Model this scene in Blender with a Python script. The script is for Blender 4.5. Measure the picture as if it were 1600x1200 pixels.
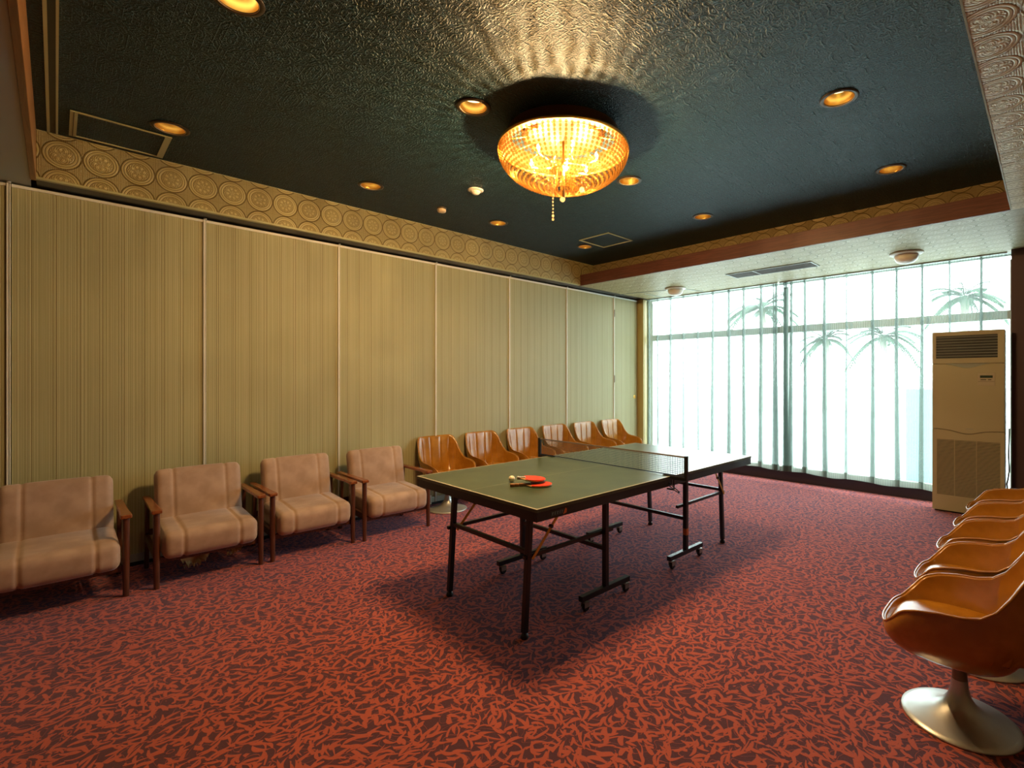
import bpy, bmesh, math, random
from mathutils import Vector, Matrix, noise
PI = math.pi
random.seed(4)
for o in list(bpy.data.objects): bpy.data.objects.remove(o)
SC = bpy.context.scene
COL = SC.collection

# ------------------------------------------------------------------ camera
cd = bpy.data.cameras.new('camera'); cam = bpy.data.objects.new('camera', cd); COL.objects.link(cam)
cam.location = (0, 0, 1.570); cam.rotation_euler = (PI/2, 0, 0.763)
cd.sensor_width = 36; cd.lens = 36*776.8/1600; cd.shift_x = -100/1600; cd.shift_y = -9.24/1600
cd.clip_start = 0.05; cd.clip_end = 300
SC.camera = cam
SC.view_settings.view_transform = 'Standard'; SC.view_settings.look = 'None'
SC.view_settings.gamma = 1; SC.view_settings.use_curve_mapping = False
SC.view_settings.exposure = 0.0
SC.cycles.max_bounces = 10; SC.cycles.diffuse_bounces = 5; SC.cycles.glossy_bounces = 4
SC.cycles.transparent_max_bounces = 24; SC.cycles.transmission_bounces = 6
SC.cycles.use_denoising = True; SC.cycles.sample_clamp_indirect = 6
SC.cycles.caustics_reflective = False; SC.cycles.caustics_refractive = False

# ------------------------------------------------------------------ world, daylight
W = bpy.data.worlds.new('world'); SC.world = W; W.use_nodes = True
wn = W.node_tree; wn.nodes.clear()
wo = wn.nodes.new('ShaderNodeOutputWorld'); wb = wn.nodes.new('ShaderNodeBackground')
wt = wn.nodes.new('ShaderNodeTexCoord'); ws = wn.nodes.new('ShaderNodeSeparateXYZ')
wr = wn.nodes.new('ShaderNodeValToRGB')
wr.color_ramp.elements[0].position = 0.0; wr.color_ramp.elements[0].color = (.80, .88, .90, 1)
wr.color_ramp.elements[1].position = 0.5; wr.color_ramp.elements[1].color = (.92, .97, 1.0, 1)
wn.links.new(wt.outputs['Generated'], ws.inputs[0]); wn.links.new(ws.outputs[2], wr.inputs[0])
wn.links.new(wr.outputs[0], wb.inputs[0]); wn.links.new(wb.outputs[0], wo.inputs[0])
SKY = 13.0
wb.inputs[1].default_value = SKY
# window portal: only guides sampling of the sky through the window
pl = bpy.data.lights.new('window_portal', 'AREA'); pl.shape = 'RECTANGLE'; pl.size = 5.2; pl.size_y = 2.9
po = bpy.data.objects.new('window_portal', pl); COL.objects.link(po)
po.location = (-2.8, 7.82, 1.6); po.rotation_euler = (-PI/2, 0, 0)
pl.cycles.is_portal = True
BULB_W = 68.0      # each chandelier bulb
DOWN_W = 22.0       # each downlight
WARM = (1.0, .63, .28)

# ------------------------------------------------------------------ node helpers
class N:
    t = None
    def __init__(s, sock): s.s = sock
    def _m(s, op, *a):
        n = N.t.nodes.new('ShaderNodeMath'); n.operation = op
        for i, v in enumerate((s,)+a):
            if isinstance(v, N): N.t.links.new(v.s, n.inputs[i])
            else: n.inputs[i].default_value = v
        return N(n.outputs[0])
    def __add__(s, o): return s._m('ADD', o)
    def __sub__(s, o): return s._m('SUBTRACT', o)
    def __mul__(s, o): return s._m('MULTIPLY', o)
    def __truediv__(s, o): return s._m('DIVIDE', o)
    def sin(s): return s._m('SINE')
    def abs(s): return s._m('ABSOLUTE')
    def fract(s): return s._m('FRACT')
    def sqrt(s): return s._m('SQRT')
    def lt(s, o): return s._m('LESS_THAN', o)
    def gt(s, o): return s._m('GREATER_THAN', o)
    def mx(s, o): return s._m('MAXIMUM', o)
    def mn(s, o): return s._m('MINIMUM', o)
    def floor(s): return s._m('FLOOR')
    def atan2(s, o): return s._m('ARCTAN2', o)
    def smooth(s, a, b, lo=0., hi=1.):
        n = N.t.nodes.new('ShaderNodeMapRange'); n.interpolation_type = 'SMOOTHSTEP'
        N.t.links.new(s.s, n.inputs[0])
        for i, v in enumerate((a, b, lo, hi)): n.inputs[i+1].default_value = v
        return N(n.outputs[0])

def M(name):
    m = bpy.data.materials.new(name); m.use_nodes = True; N.t = m.node_tree
    b = m.node_tree.nodes['Principled BSDF']
    return m, m.node_tree, b
def pos(obj=False):
    if obj:
        g = N.t.nodes.new('ShaderNodeTexCoord'); s = g.outputs['Object']
    else:
        g = N.t.nodes.new('ShaderNodeNewGeometry'); s = g.outputs['Position']
    x = N.t.nodes.new('ShaderNodeSeparateXYZ'); N.t.links.new(s, x.inputs[0])
    return s, N(x.outputs[0]), N(x.outputs[1]), N(x.outputs[2])
def vec(x, y, z):
    c = N.t.nodes.new('ShaderNodeCombineXYZ')
    for i, v in enumerate((x, y, z)):
        if isinstance(v, N): N.t.links.new(v.s, c.inputs[i])
        else: c.inputs[i].default_value = v
    return c.outputs[0]
def nz(v, scale, detail=2, rough=.5, dist=0, dim='3D'):
    n = N.t.nodes.new('ShaderNodeTexNoise'); n.noise_dimensions = dim
    if v is not None:
        N.t.links.new(v, n.inputs['W' if dim == '1D' else 'Vector'])
    n.inputs['Scale'].default_value = scale; n.inputs['Detail'].default_value = detail
    n.inputs['Roughness'].default_value = rough; n.inputs['Distortion'].default_value = dist
    return N(n.outputs['Fac'])
def mixc(f, a, b):
    n = N.t.nodes.new('ShaderNodeMix'); n.data_type = 'RGBA'
    for k, v in ((0, f), (6, a), (7, b)):
        if isinstance(v, N): N.t.links.new(v.s, n.inputs[k])
        elif hasattr(v, 'is_linked'): N.t.links.new(v, n.inputs[k])
        elif k: n.inputs[k].default_value = (*v, 1)
        else: n.inputs[k].default_value = v
    return n.outputs[2]
def bump(b, h, strength=.5, dist=.01):
    n = N.t.nodes.new('ShaderNodeBump'); n.inputs['Strength'].default_value = strength
    n.inputs['Distance'].default_value = dist
    N.t.links.new(h.s, n.inputs['Height']); N.t.links.new(n.outputs[0], b.inputs['Normal'])
def col(b, sock): N.t.links.new(sock, b.inputs['Base Color'])
def simple(name, c, rough=.5, metal=0., spec=.5, coat=0., bs=0., bscale=60, var=0.):
    m, t, b = M(name)
    b.inputs['Base Color'].default_value = (*c, 1); b.inputs['Roughness'].default_value = rough
    b.inputs['Metallic'].default_value = metal; b.inputs['Specular IOR Level'].default_value = spec
    b.inputs['Coat Weight'].default_value = coat
    p, x, y, z = pos(True)
    n = nz(p, bscale, 3)
    if bs: bump(b, n, bs, .002)
    if var:
        n2 = nz(p, 6, 4)
        col(b, mixc(n2.smooth(.3, .7), tuple(k*(1-var) for k in c), tuple(min(1, k*(1+var)) for k in c)))
    return m

# ------------------------------------------------------------------ materials
# carpet: leafy strands
m, t, b = M('carpet'); p, x, y, z = pos()
w1 = nz(p, 4.5, 1.5); w2 = nz(vec(x+13.1, y+4.2, 0.), 4.5, 1.5)
wx = x+(w1-.5)*.10; wy = y+(w2-.5)*.10
def leaves(cell, ox, oy, Lh, wd, bend, spread):
    """one curved leaf per Voronoi cell, turned along a slow swirl with a random part"""
    v = N.t.nodes.new('ShaderNodeTexVoronoi'); v.feature = 'F1'; v.inputs['Scale'].default_value = 1.
    v.inputs['Randomness'].default_value = .85
    a = (wx+ox)/cell; c_ = (wy+oy)/cell
    N.t.links.new(vec(a, c_, 0.), v.inputs['Vector'])
    q = N.t.nodes.new('ShaderNodeSeparateXYZ'); N.t.links.new(v.outputs['Position'], q.inputs[0])
    k = N.t.nodes.new('ShaderNodeSeparateColor'); N.t.links.new(v.outputs['Color'], k.inputs[0])
    du = (a-N(q.outputs[0]))*cell; dv = (c_-N(q.outputs[1]))*cell
    flow = nz(vec(N(q.outputs[0])*cell, N(q.outputs[1])*cell, ox), 2.3, 0)
    an = flow*9.+(N(k.outputs[0])-.5)*spread
    cs = (an+PI/2).sin(); sn = an.sin()
    u = du*cs+dv*sn; w = dv*cs-du*sn
    w = w+u*u*((N(k.outputs[1])-.5)*bend)
    t_ = (u*u)/(Lh*Lh)
    tip = (u*(.45/Lh)+1.)                      # fatter at one end
    return ((t_*-1.+1.)*tip*wd-w.abs()).smooth(-.0015, .0015)
pat = leaves(.068, .0, .0, .050, .0092, 30., 2.0).mx(leaves(.066, 7.31, 3.77, .052, .0084, -34., 2.0)).mx(leaves(.090, 2.13, 9.17, .075, .0050, 26., 2.6))
cont = nz(vec(wx, wy, .0), 8., .5, .5, .4)
pat = pat.mx(((cont*7.).fract()-.5).abs().smooth(.0, .055, 1., 0.)*.8)
yarn = (x*900.).sin()*(y*900.).sin()
grain = nz(p, 420, 1)
f = (pat*.74+(grain-.5)*.95+.06).smooth(.0, 1.)
c = mixc(f, (.082, .029, .034), (.50, .105, .050))
col(b, c); b.inputs['Roughness'].default_value = 1.; b.inputs['Specular IOR Level'].default_value = .15
b.inputs['Sheen Weight'].default_value = .30; b.inputs['Sheen Tint'].default_value = (.70, .62, 1, 1); b.inputs['Sheen Roughness'].default_value = .5
bump(b, pat*.5+grain, .6, .004)
CARPET = m

# left wall partition vinyl
m, t, b = M('partition_vinyl'); p, x, y, z = pos()
s1 = nz((y*1.).s, 95, 1, .5, 0, '1D'); s2 = nz((y*1.).s, 11, 1, .5, 0, '1D')
s3 = nz(vec(x, y*260., z*3.), 1., 1)
g = ((y/.129).fract()-.5).abs(); gr = g.smooth(.455, .49, 0., 1.)
g2 = (((y+.018)/.129).fract()-.5).abs(); gr2 = g2.smooth(.475, .495, 0., 1.)
lines = gr.mx(gr2)
base = mixc((s1*.8+s2*.15+s3*.3).smooth(.35, .95), (.36, .355, .185), (.50, .485, .285))
col(b, mixc(lines*.5, base, (.24, .19, .09)))
b.inputs['Roughness'].default_value = .5; b.inputs['Specular IOR Level'].default_value = .35
bump(b, (s1-lines*1.2), .35, .003)
VINYL = m

# gold medallion wallpaper
def gold(name, vert, oa, ob, c0=(.17, .125, .035), c1=(.52, .45, .20)):
    m, t, b = M(name); p, x, y, z = pos()
    T = .213
    A, B = (y, z) if vert == 1 else ((x, z) if vert == 2 else (x, y))
    u = ((A-oa)/T+.5).fract()-.5; w = ((B-ob)/T+.5).fract()-.5
    r = (u*u+w*w).sqrt()*2.
    th = w.atan2(u)
    def ring(r0, wd): return (r-r0).abs().smooth(0, wd, 1., 0.)
    ins = r.lt(.93)
    ros = ((th*8.).sin()*.5+.5)*(r-.36).abs().smooth(0, .16, 1., 0.)
    ros2 = ((th*5.).sin()*.5+.5)*r.smooth(0, .28, 1., 0.)
    dots = ((th*16.).sin()*(r*48.).sin())*r.lt(.60)
    fine = nz(vec(A, B, 0.), 130, 2)
    inner = ros.mx(ros2)*.8+dots*.25+fine*.3
    diam = ((u*70.).sin()*(w*70.).sin()).abs()*.6
    h = ins*(inner*r.lt(.6)+r.gt(.6)*.55)+(ins*-1.+1.)*diam
    groove = ring(.965, .075).mx(ring(.80, .035)*.8).mx(ring(.64, .05)*.75)
    h = h-groove*.9
    col(b, mixc(h.smooth(-.6, .9), c0, c1))
    b.inputs['Roughness'].default_value = .42; b.inputs['Specular IOR Level'].default_value = .5
    b.inputs['Metallic'].default_value = .12
    bump(b, h, .8, .006)
    return m
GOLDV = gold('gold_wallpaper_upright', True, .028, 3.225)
GOLDH = gold('gold_wallpaper_flat_lit', False, .02, .05, (.40, .29, .10), (.90, .76, .40))  # same wallpaper, brightened to stand in for light missing under the right soffit
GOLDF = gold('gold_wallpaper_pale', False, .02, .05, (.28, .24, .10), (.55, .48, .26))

GOLDX = gold('gold_wallpaper_cross_shaded', 2, .02, 3.225, (.13, .085, .025), (.38, .28, .12))  # same wallpaper, with the shade behind the beam put into darker colours
# teal embossed ceiling
m, t, b = M('teal_embossed'); p, x, y, z = pos()
def fold(a, T): return (((a/T).fract()-.5).abs())*T
fx = fold(x, .42); fy = fold(y, .42)
n1 = nz(vec(fx, fy, 0.), 19, .5)
l1 = ((n1*7.).fract()-.5).abs().smooth(.12, .26, 1., 0.)
n2 = nz(vec(fx, fy, 4.), 46, 1)
l2 = ((n2*4.).fract()-.5).abs().smooth(.15, .3, 1., 0.)
sq = ((fold(x, .07)-.0175).abs().mn((fold(y, .07)-.0175).abs())).smooth(.0, .004, 1., 0.)
fib = nz(vec(x*40., y*260., 0.), 1., 2)
h = l1*1.2+l2*.3+sq*.5*nz(vec(x, y, 9.), 8, 0).gt(.52)+fib*.3
col(b, mixc(h.smooth(.1, 1.4), (.003, .015, .023), (.009, .044, .060)))
b.inputs['Roughness'].default_value = .48; b.inputs['Specular IOR Level'].default_value = .36
b.inputs['Specular Tint'].default_value = (.62, .88, 1, 1)
bump(b, h, .9, .006)
TEAL = m

def wood(name, c0, c1, axis=0, rough=.35, sc=1.):
    m, t, b = M(name); p, x, y, z = pos(True)
    a = [x, y, z]; a = [k*(60.*sc) for k in a]; a[axis] = a[axis]*.06
    n = nz(vec(*a), 1., 4, .6, .6)
    col(b, mixc(n.smooth(.3, .75), c0, c1)); b.inputs['Roughness'].default_value = rough
    b.inputs['Coat Weight'].default_value = .25; b.inputs['Coat Roughness'].default_value = .2
    bump(b, n, .15, .001)
    return m
BEAMWOOD = wood('beam_wood', (.075, .024, .016), (.14, .046, .030), 0, .55)
TRIMWOOD = wood('trim_wood', (.20, .08, .02), (.32, .14, .04), 0, .45)
ARMWOOD = wood('arm_wood', (.17, .045, .012), (.36, .11, .03), 0, .25)
LEGWOOD = wood('leg_wood', (.055, .018, .010), (.13, .045, .022), 2, .3)

GREYCEIL = simple('grey_ceiling_vinyl', (.44, .50, .44), .6, bs=.2, bscale=150)
BROWNWALL = simple('brown_wall', (.13, .10, .055), .6, bs=.2, bscale=90)  # unseen walls, coloured dark brown to cut the light they bounce back
JAMB = simple('jamb_paint', (.52, .43, .17), .45, bs=.05)
PALE = simple('pale_paint', (.70, .72, .62), .5, bs=.05)
BROWNCOL = simple('brown_column', (.075, .042, .045), .55, bs=.15)
PLINTH = simple('dark_plinth', (.028, .020, .026), .45, bs=.1)
BLACK = simple('black_steel', (.008, .009, .010), .38, bs=.03)
TRACKBLK = simple('track_black', (.010, .012, .012), .4, bs=.03)
ALU = simple('aluminium', (.62, .62, .56), .35, .7, bs=.03)
ALUW = simple('white_rail', (.80, .80, .72), .45, 0., bs=.03)
GREYRAIL = simple('grey_rail', (.40, .43, .38), .4, .3, bs=.03)
CREAMSTRIP = simple('cream_strip', (.44, .44, .22), .45, bs=.05)
WHITEPL = simple('white_plastic', (.78, .74, .64), .35, bs=.03)
CREAMPL = simple('cream_plastic', (.60, .48, .30), .4, bs=.03)
ACBODY = simple('air_conditioner_cream', (.48, .45, .285), .45, bs=.08, bscale=300)
ACDARK = simple('air_conditioner_dark', (.02, .028, .028), .5, bs=.03)
ACSLAT = simple('air_conditioner_slat', (.36, .40, .36), .4, bs=.03)
ACPANEL = simple('control_panel_cream', (.52, .47, .34), .4, bs=.03)
LCD = simple('lcd_glass', (.04, .07, .05), .15, bs=.02)
FRAMEAL = simple('window_frame_metal', (.55, .60, .55), .4, .3, bs=.03)
SILVER = simple('brushed_silver', (.60, .63, .62), .38, .65, bs=.12, bscale=180, var=.08)
BRASS = simple('brass_gold', (.85, .55, .15), .28, 1., bs=.05)
CANOPY = simple('canopy_bronze', (.10, .045, .012), .5, .3, bs=.05)
DARKMET = simple('dark_bronze', (.05, .035, .02), .4, .6, bs=.05)
HINGE = simple('hinge_brass', (.045, .030, .012), .5, 0., bs=.05)
YELLOW = simple('yellow_zinc', (.62, .36, .05), .38, .5, bs=.05)
RUBBER = simple('black_rubber', (.010, .010, .011), .55, bs=.05)
CASTER = simple('zinc_caster', (.45, .43, .38), .35, .8, bs=.05)
ORANGE = simple('orange_sticker', (.65, .16, .02), .5, bs=.02)
NAVY = simple('net_navy', (.012, .022, .060), .8, bs=.1)
NETTAPE = simple('net_tape', (.16, .13, .11), .8, bs=.1)
NETCORD = simple('net_cord', (.045, .075, .095), .8, bs=.1)
BALL = simple('celluloid', (.86, .76, .56), .45, bs=.02)
RED = simple('red_rubber', (.75, .045, .015), .42, bs=.1, bscale=300)
BLADE = wood('bat_blade_wood', (.52, .30, .11), (.68, .44, .20), 0, .4, 3)
GRIP = wood('bat_grip_wood', (.20, .07, .02), (.42, .17, .05), 0, .35, 3)
GRIPW = simple('bat_grip_grey', (.42, .44, .46), .4, bs=.05)
TORN = simple('torn_lining_cloth', (.52, .42, .20), .95, bs=.5)
CONT = simple('storage_box_blue', (.20, .36, .42), .6, bs=.05)
LEAF = simple('palm_leaf', (.045, .10, .06), .6, bs=.1)
TRUNK = simple('palm_trunk', (.42, .38, .32), .9, bs=.5, bscale=20)
CAR1 = simple('car_paint_pale', (.55, .62, .66), .3, coat=.5)
CAR2 = simple('car_paint_dark', (.16, .22, .26), .3, coat=.5)
CARGLASS = simple('car_window', (.05, .07, .08), .1)
SAND = simple('outdoor_paving', (.55, .60, .60), .9, bs=.2, bscale=8)
CABLE = simple('grey_cable', (.30, .32, .30), .5, bs=.05)
OPALG = simple('opal_glass', (.80, .80, .74), .2, bs=.01)

# fabric of the armchairs
m, t, b = M('taupe_velour'); p, x, y, z = pos(True)
wv = (y*1500.).sin()*(z*1500.+x*1500.).sin(); blot = nz(p, 7, 4)
col(b, mixc(blot.smooth(.3, .75), (.39, .27, .205), (.52, .375, .295)))
b.inputs['Roughness'].default_value = .9; b.inputs['Sheen Weight'].default_value = .5
b.inputs['Sheen Roughness'].default_value = .35; b.inputs['Specular IOR Level'].default_value = .2
bump(b, nz(p, 500, 2)+blot*1.5, .25, .003)
VELOUR = m
# leather
m, t, b = M('caramel_leather'); p, x, y, z = pos(True)
blot = nz(p, 9, 4)
col(b, mixc(blot.smooth(.3, .75), (.38, .160, .014), (.53, .240, .028)))
b.inputs['Roughness'].default_value = .22; b.inputs['Specular IOR Level'].default_value = .65
b.inputs['Coat Weight'].default_value = .35; b.inputs['Coat Roughness'].default_value = .16
bump(b, nz(p, 260, 3)*.35+nz(p, 22, 2)*1.2, .22, .002)
LEATHER = m
# table top: dark green with white edge and centre lines, in the top's own coordinates
TW, TL, TZ = 1.365, 2.67, .837
m, t, b = M('table_green'); p, x, y, z = pos(True)
ed = (x.abs()-(TW/2-.011)).gt(0.).mx((y.abs()-(TL/4-.012)).gt(0.)*(y*1.).gt(0.))
cl = x.abs().lt(.0022)
up = z.gt(-.0008)
n = nz(p, 5, 3)
base = mixc(n.smooth(.3, .7), (.045, .068, .040), (.065, .092, .052))
col(b, mixc(ed.mx(cl*.55)*up, base, (.50, .46, .34)))
b.inputs['Roughness'].default_value = .28; b.inputs['Specular IOR Level'].default_value = .6
bump(b, nz(p, 300, 2), .06, .001)
GREEN = m
# sheer curtain
def sheer(name, tr, c):
    m, t, b = M(name); p, x, y, z = pos(True)
    st = ((x*230.).sin()*.5+.5)
    st2 = nz(vec(x*60., 0., 0.), 1., 2)
    f = st*.16+st2*.14+tr
    t.nodes.remove(b); o = [n for n in t.nodes if n.type == 'OUTPUT_MATERIAL'][0]
    T = t.nodes.new('ShaderNodeBsdfTransparent'); T.inputs[0].default_value = (.97, 1, .99, 1)
    L = t.nodes.new('ShaderNodeBsdfTranslucent'); L.inputs[0].default_value = (*c, 1)
    D = t.nodes.new('ShaderNodeBsdfDiffuse'); D.inputs[0].default_value = (*c, 1)
    a = t.nodes.new('ShaderNodeMixShader'); a.inputs[0].default_value = .45
    t.links.new(L.outputs[0], a.inputs[1]); t.links.new(D.outputs[0], a.inputs[2])
    k = t.nodes.new('ShaderNodeMixShader'); t.links.new(f.s, k.inputs[0])
    t.links.new(a.outputs[0], k.inputs[1]); t.links.new(T.outputs[0], k.inputs[2])
    t.links.new(k.outputs[0], o.inputs[0])
    return m
SHEER = sheer('sheer_cloth', .40, (.25, .30, .27)); HEM = sheer('sheer_hem', .06, (.22, .26, .22))
# glass
m, t, b = M('pane_glass'); t.nodes.remove(b); o = [n for n in t.nodes if n.type == 'OUTPUT_MATERIAL'][0]
T = t.nodes.new('ShaderNodeBsdfTransparent'); T.inputs[0].default_value = (.93, .97, .96, 1)
G = t.nodes.new('ShaderNodeBsdfGlossy'); G.inputs['Roughness'].default_value = .02
k = t.nodes.new('ShaderNodeMixShader'); k.inputs[0].default_value = .05
t.links.new(T.outputs[0], k.inputs[1]); t.links.new(G.outputs[0], k.inputs[2]); t.links.new(k.outputs[0], o.inputs[0])
GLASS = m
def crystal(name, tint, trans, lum):
    m, t, b = M(name); t.nodes.remove(b); o = [n for n in t.nodes if n.type == 'OUTPUT_MATERIAL'][0]
    T = t.nodes.new('ShaderNodeBsdfTransparent'); T.inputs[0].default_value = (*tint, 1)
    L = t.nodes.new('ShaderNodeBsdfTranslucent'); L.inputs[0].default_value = (*lum, 1)
    D = t.nodes.new('ShaderNodeBsdfGlossy'); D.inputs['Roughness'].default_value = .25; D.inputs[0].default_value = (.42, .26, .10, 1)
    a = t.nodes.new('ShaderNodeMixShader'); a.inputs[0].default_value = .12
    t.links.new(L.outputs[0], a.inputs[1]); t.links.new(D.outputs[0], a.inputs[2])
    k = t.nodes.new('ShaderNodeMixShader'); k.inputs[0].default_value = trans
    t.links.new(a.outputs[0], k.inputs[1]); t.links.new(T.outputs[0], k.inputs[2]); t.links.new(k.outputs[0], o.inputs[0])
    return m
BEAD = crystal('amber_bead', (1, .84, .55), .52, (.050, .025, .006))
CLEAR = crystal('clear_crystal', (1, .95, .85), .5, (.4, .3, .2))
def emit(name, c, s):
    m, t, b = M(name); t.nodes.remove(b); o = [n for n in t.nodes if n.type == 'OUTPUT_MATERIAL'][0]
    e = t.nodes.new('ShaderNodeEmission'); e.inputs[0].default_value = (*c, 1); e.inputs[1].default_value = s
    t.links.new(e.outputs[0], o.inputs[0]); return m
LAMP = emit('lamp_face', (1., .78, .42), 3.0)
BULBM = emit('bulb_glow', (1., .70, .34), 30.)

# ------------------------------------------------------------------ mesh helpers
class MB:
    def __init__(s): s.v = []; s.f = []
    def add(s, vs, fs, mat=None):
        o = len(s.v)
        s.v += [tuple(mat @ Vector(v)) if mat else tuple(v) for v in vs]
        s.f += [tuple(i+o for i in f) for f in fs]; return s
    def box(s, lo, hi, mat=None):
        (a, b, c), (d, e, f) = lo, hi
        return s.add([(a,b,c),(d,b,c),(d,e,c),(a,e,c),(a,b,f),(d,b,f),(d,e,f),(a,e,f)],
              [(0,3,2,1),(4,5,6,7),(0,1,5,4),(1,2,6,5),(2,3,7,6),(3,0,4,7)], mat)
    def tube(s, pts, r, n=10, cap=True, closed=False):
        pts = [Vector(p) for p in pts]; R = r if isinstance(r, (list, tuple)) else [r]*len(pts)
        o = len(s.v); L = len(pts); up = None
        for i, p in enumerate(pts):
            if closed: t = (pts[(i+1) % L]-pts[i-1]).normalized()
            else: t = (pts[min(i+1, L-1)]-pts[max(i-1, 0)]).normalized()
            if up is None:
                up = Vector((0, 0, 1)) if abs(t.z) < .9 else Vector((1, 0, 0))
            a = t.cross(up)
            if a.length < 1e-5: a = t.orthogonal()
            a.normalize(); b = a.cross(t).normalized(); up = b
            for k in range(n):
                g = 2*PI*k/n; s.v.append(tuple(p+(a*math.cos(g)+b*math.sin(g))*R[i]))
        m = L if closed else L-1
        for i in range(m):
            for k in range(n):
                j = (i+1) % L
                s.f.append((o+i*n+k, o+i*n+(k+1) % n, o+j*n+(k+1) % n, o+j*n+k))
        if cap and not closed:
            s.f.append(tuple(o+k for k in reversed(range(n)))); s.f.append(tuple(o+(L-1)*n+k for k in range(n)))
        return s
    def bar(s, p, q, w, h=None):      # rectangular bar from p to q
        p = Vector(p); q = Vector(q); h = h or w; t = (q-p).normalized()
        a = t.cross(Vector((0, 0, 1)))
        if a.length < 1e-4: a = Vector((1, 0, 0))
        a.normalize(); b = a.cross(t)
        vs = [tuple(c+a*(sx*w/2)+b*(sy*h/2)) for c in (p, q) for sx, sy in ((-1,-1),(1,-1),(1,1),(-1,1))]
        return s.add(vs, [(0,3,2,1),(4,5,6,7),(0,1,5,4),(1,2,6,5),(2,3,7,6),(3,0,4,7)])
    def lathe(s, prof, n=32, mat=None, cap=False):
        vs = []; fs = []
        for (r, z) in prof:
            for k in range(n): g = 2*PI*k/n; vs.append((r*math.cos(g), r*math.sin(g), z))
        for i in range(len(prof)-1):
            for k in range(n): fs.append((i*n+k, i*n+(k+1) % n, (i+1)*n+(k+1) % n, (i+1)*n+k))
        if cap: fs.append(tuple(reversed(range(n)))); fs.append(tuple((len(prof)-1)*n+k for k in range(n)))
        return s.add(vs, fs, mat)
    def ball(s, c, r, n=8, m=6, sq=1.):
        prof = [(max(r*math.sin(PI*i/m), r*.02), -r*sq*math.cos(PI*i/m)) for i in range(m+1)]
        return s.lathe(prof, n, Matrix.Translation(c))
    def prism(s, poly, z0, z1, mat=None):
        n = len(poly)
        return s.add([(x, y, z0) for x, y in poly]+[(x, y, z1) for x, y in poly],
              [tuple(reversed(range(n))), tuple(range(n, 2*n))]+[(i, (i+1) % n, n+(i+1) % n, n+i) for i in range(n)], mat)
    def mesh(s, name, mat, smooth=False):
        me = bpy.data.meshes.new(name); me.from_pydata(s.v, [], s.f)
        bm = bmesh.new(); bm.from_mesh(me); bmesh.ops.recalc_face_normals(bm, faces=bm.faces); bm.to_mesh(me); bm.free()
        me.materials.append(mat)
        if smooth:
            for p in me.polygons: p.use_smooth = True
        return me
    def obj(s, name, mat, parent=None, smooth=False, bev=0., loc=None, seg=2):
        o = bpy.data.objects.new(name, s.mesh(name, mat, smooth)); COL.objects.link(o)
        if parent: o.parent = parent
        if loc: o.location = loc
        if bev:
            m = o.modifiers.new('bevel', 'BEVEL'); m.width = bev; m.segments = seg; m.limit_method = 'ANGLE'
            m.angle_limit = math.radians(35)
        if smooth == 'auto':
            m = o.modifiers.new('split', 'EDGE_SPLIT'); m.split_angle = math.radians(40)
        return o
def thing(name, label, cat, loc=(0, 0, 0), rz=0, group=None):
    o = bpy.data.objects.new(name, None); COL.objects.link(o); o.location = loc; o.rotation_euler = (0, 0, rz)
    o.empty_display_size = .1
    o['label'] = label; o['category'] = cat
    if group: o['group'] = group
    return o
def tag(o, label, cat, group=None):
    o['label'] = label; o['category'] = cat
    if group: o['group'] = group
    return o
def struct(o): o['kind'] = 'structure'; return o
def S(name, lo, hi, mat, parent=None, bev=0.):
    o = MB().box(lo, hi).obj(name, mat, parent, bev=bev)
    if not parent: struct(o)
    return o
def dup(root, loc, rz=None, label=None):
    r = root.copy(); COL.objects.link(r); r.location = loc
    if rz is not None: r.rotation_euler = (0, 0, rz)
    if label: r['label'] = label
    for ch in list(root.children):
        c = ch.copy(); COL.objects.link(c); c.parent = r
        for g in list(ch.children):
            d = g.copy(); COL.objects.link(d); d.parent = c
    return r

ZT, Z3 = 3.014, 3.373
XL = -5.54
# ------------------------------------------------------------------ room shell
S('floor', (-6, -3.2, -.12), (1.0, 7.72, 0), CARPET)
bpy.data.objects['floor'].data.name = 'floor'
S('wall_right', (.72, -3.2, 0), (.85, 7.45, 3.6), BROWNWALL)
S('wall_back', (-6, -3.2, 0), (.72, -3.05, 3.6), BROWNWALL)
roof = S('trim_1', (-6, -3.3, 3.62), (1.0, 7.8, 3.75), GREYCEIL)     # slab over the hung ceilings
# left wall: a row of folding partition panels
wl = S('wall_left', (-5.80, -3.2, 0), (-5.60, 7.72, 3.62), BROWNWALL)
joints = [-2.58, -1.41, -.239, .931, 2.103, 3.268, 4.432, 5.582, 6.756]
for i in range(len(joints)-1):
    a, c = joints[i], joints[i+1]
    pn = MB().box((-5.60, a+.012, .10), (XL, c-.012, ZT-.035)).obj('partition_panel', VINYL, wl, bev=.003)
    MB().box((-5.60, a+.012, ZT-.035), (XL+.006, c-.012, ZT-.014)).obj('top_rail', ALUW, pn)
    MB().box((-5.60, a+.012, .035), (XL+.006, c-.012, .10)).obj('bottom_rail', GREYRAIL, pn)
    MB().box((-5.60, c-.012, .035), (XL+.012, c-.002, ZT-.014)).obj('edge_strip', ALUW, pn)
    MB().box((-5.60, c+.002, .035), (XL+.008, c+.008, ZT-.014)).obj('edge_strip', ALUW, pn)
    MB().lathe([(.001, 0), (.011, 0), (.011, .01), (.001, .012)], 12, Matrix.Translation((XL+.02, c, ZT-.012))).obj('roller', ALUW, pn)
S('baseboard_left', (-5.60, -3.0, 0), (XL-.006, 7.44, .035), TRACKBLK)
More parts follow.
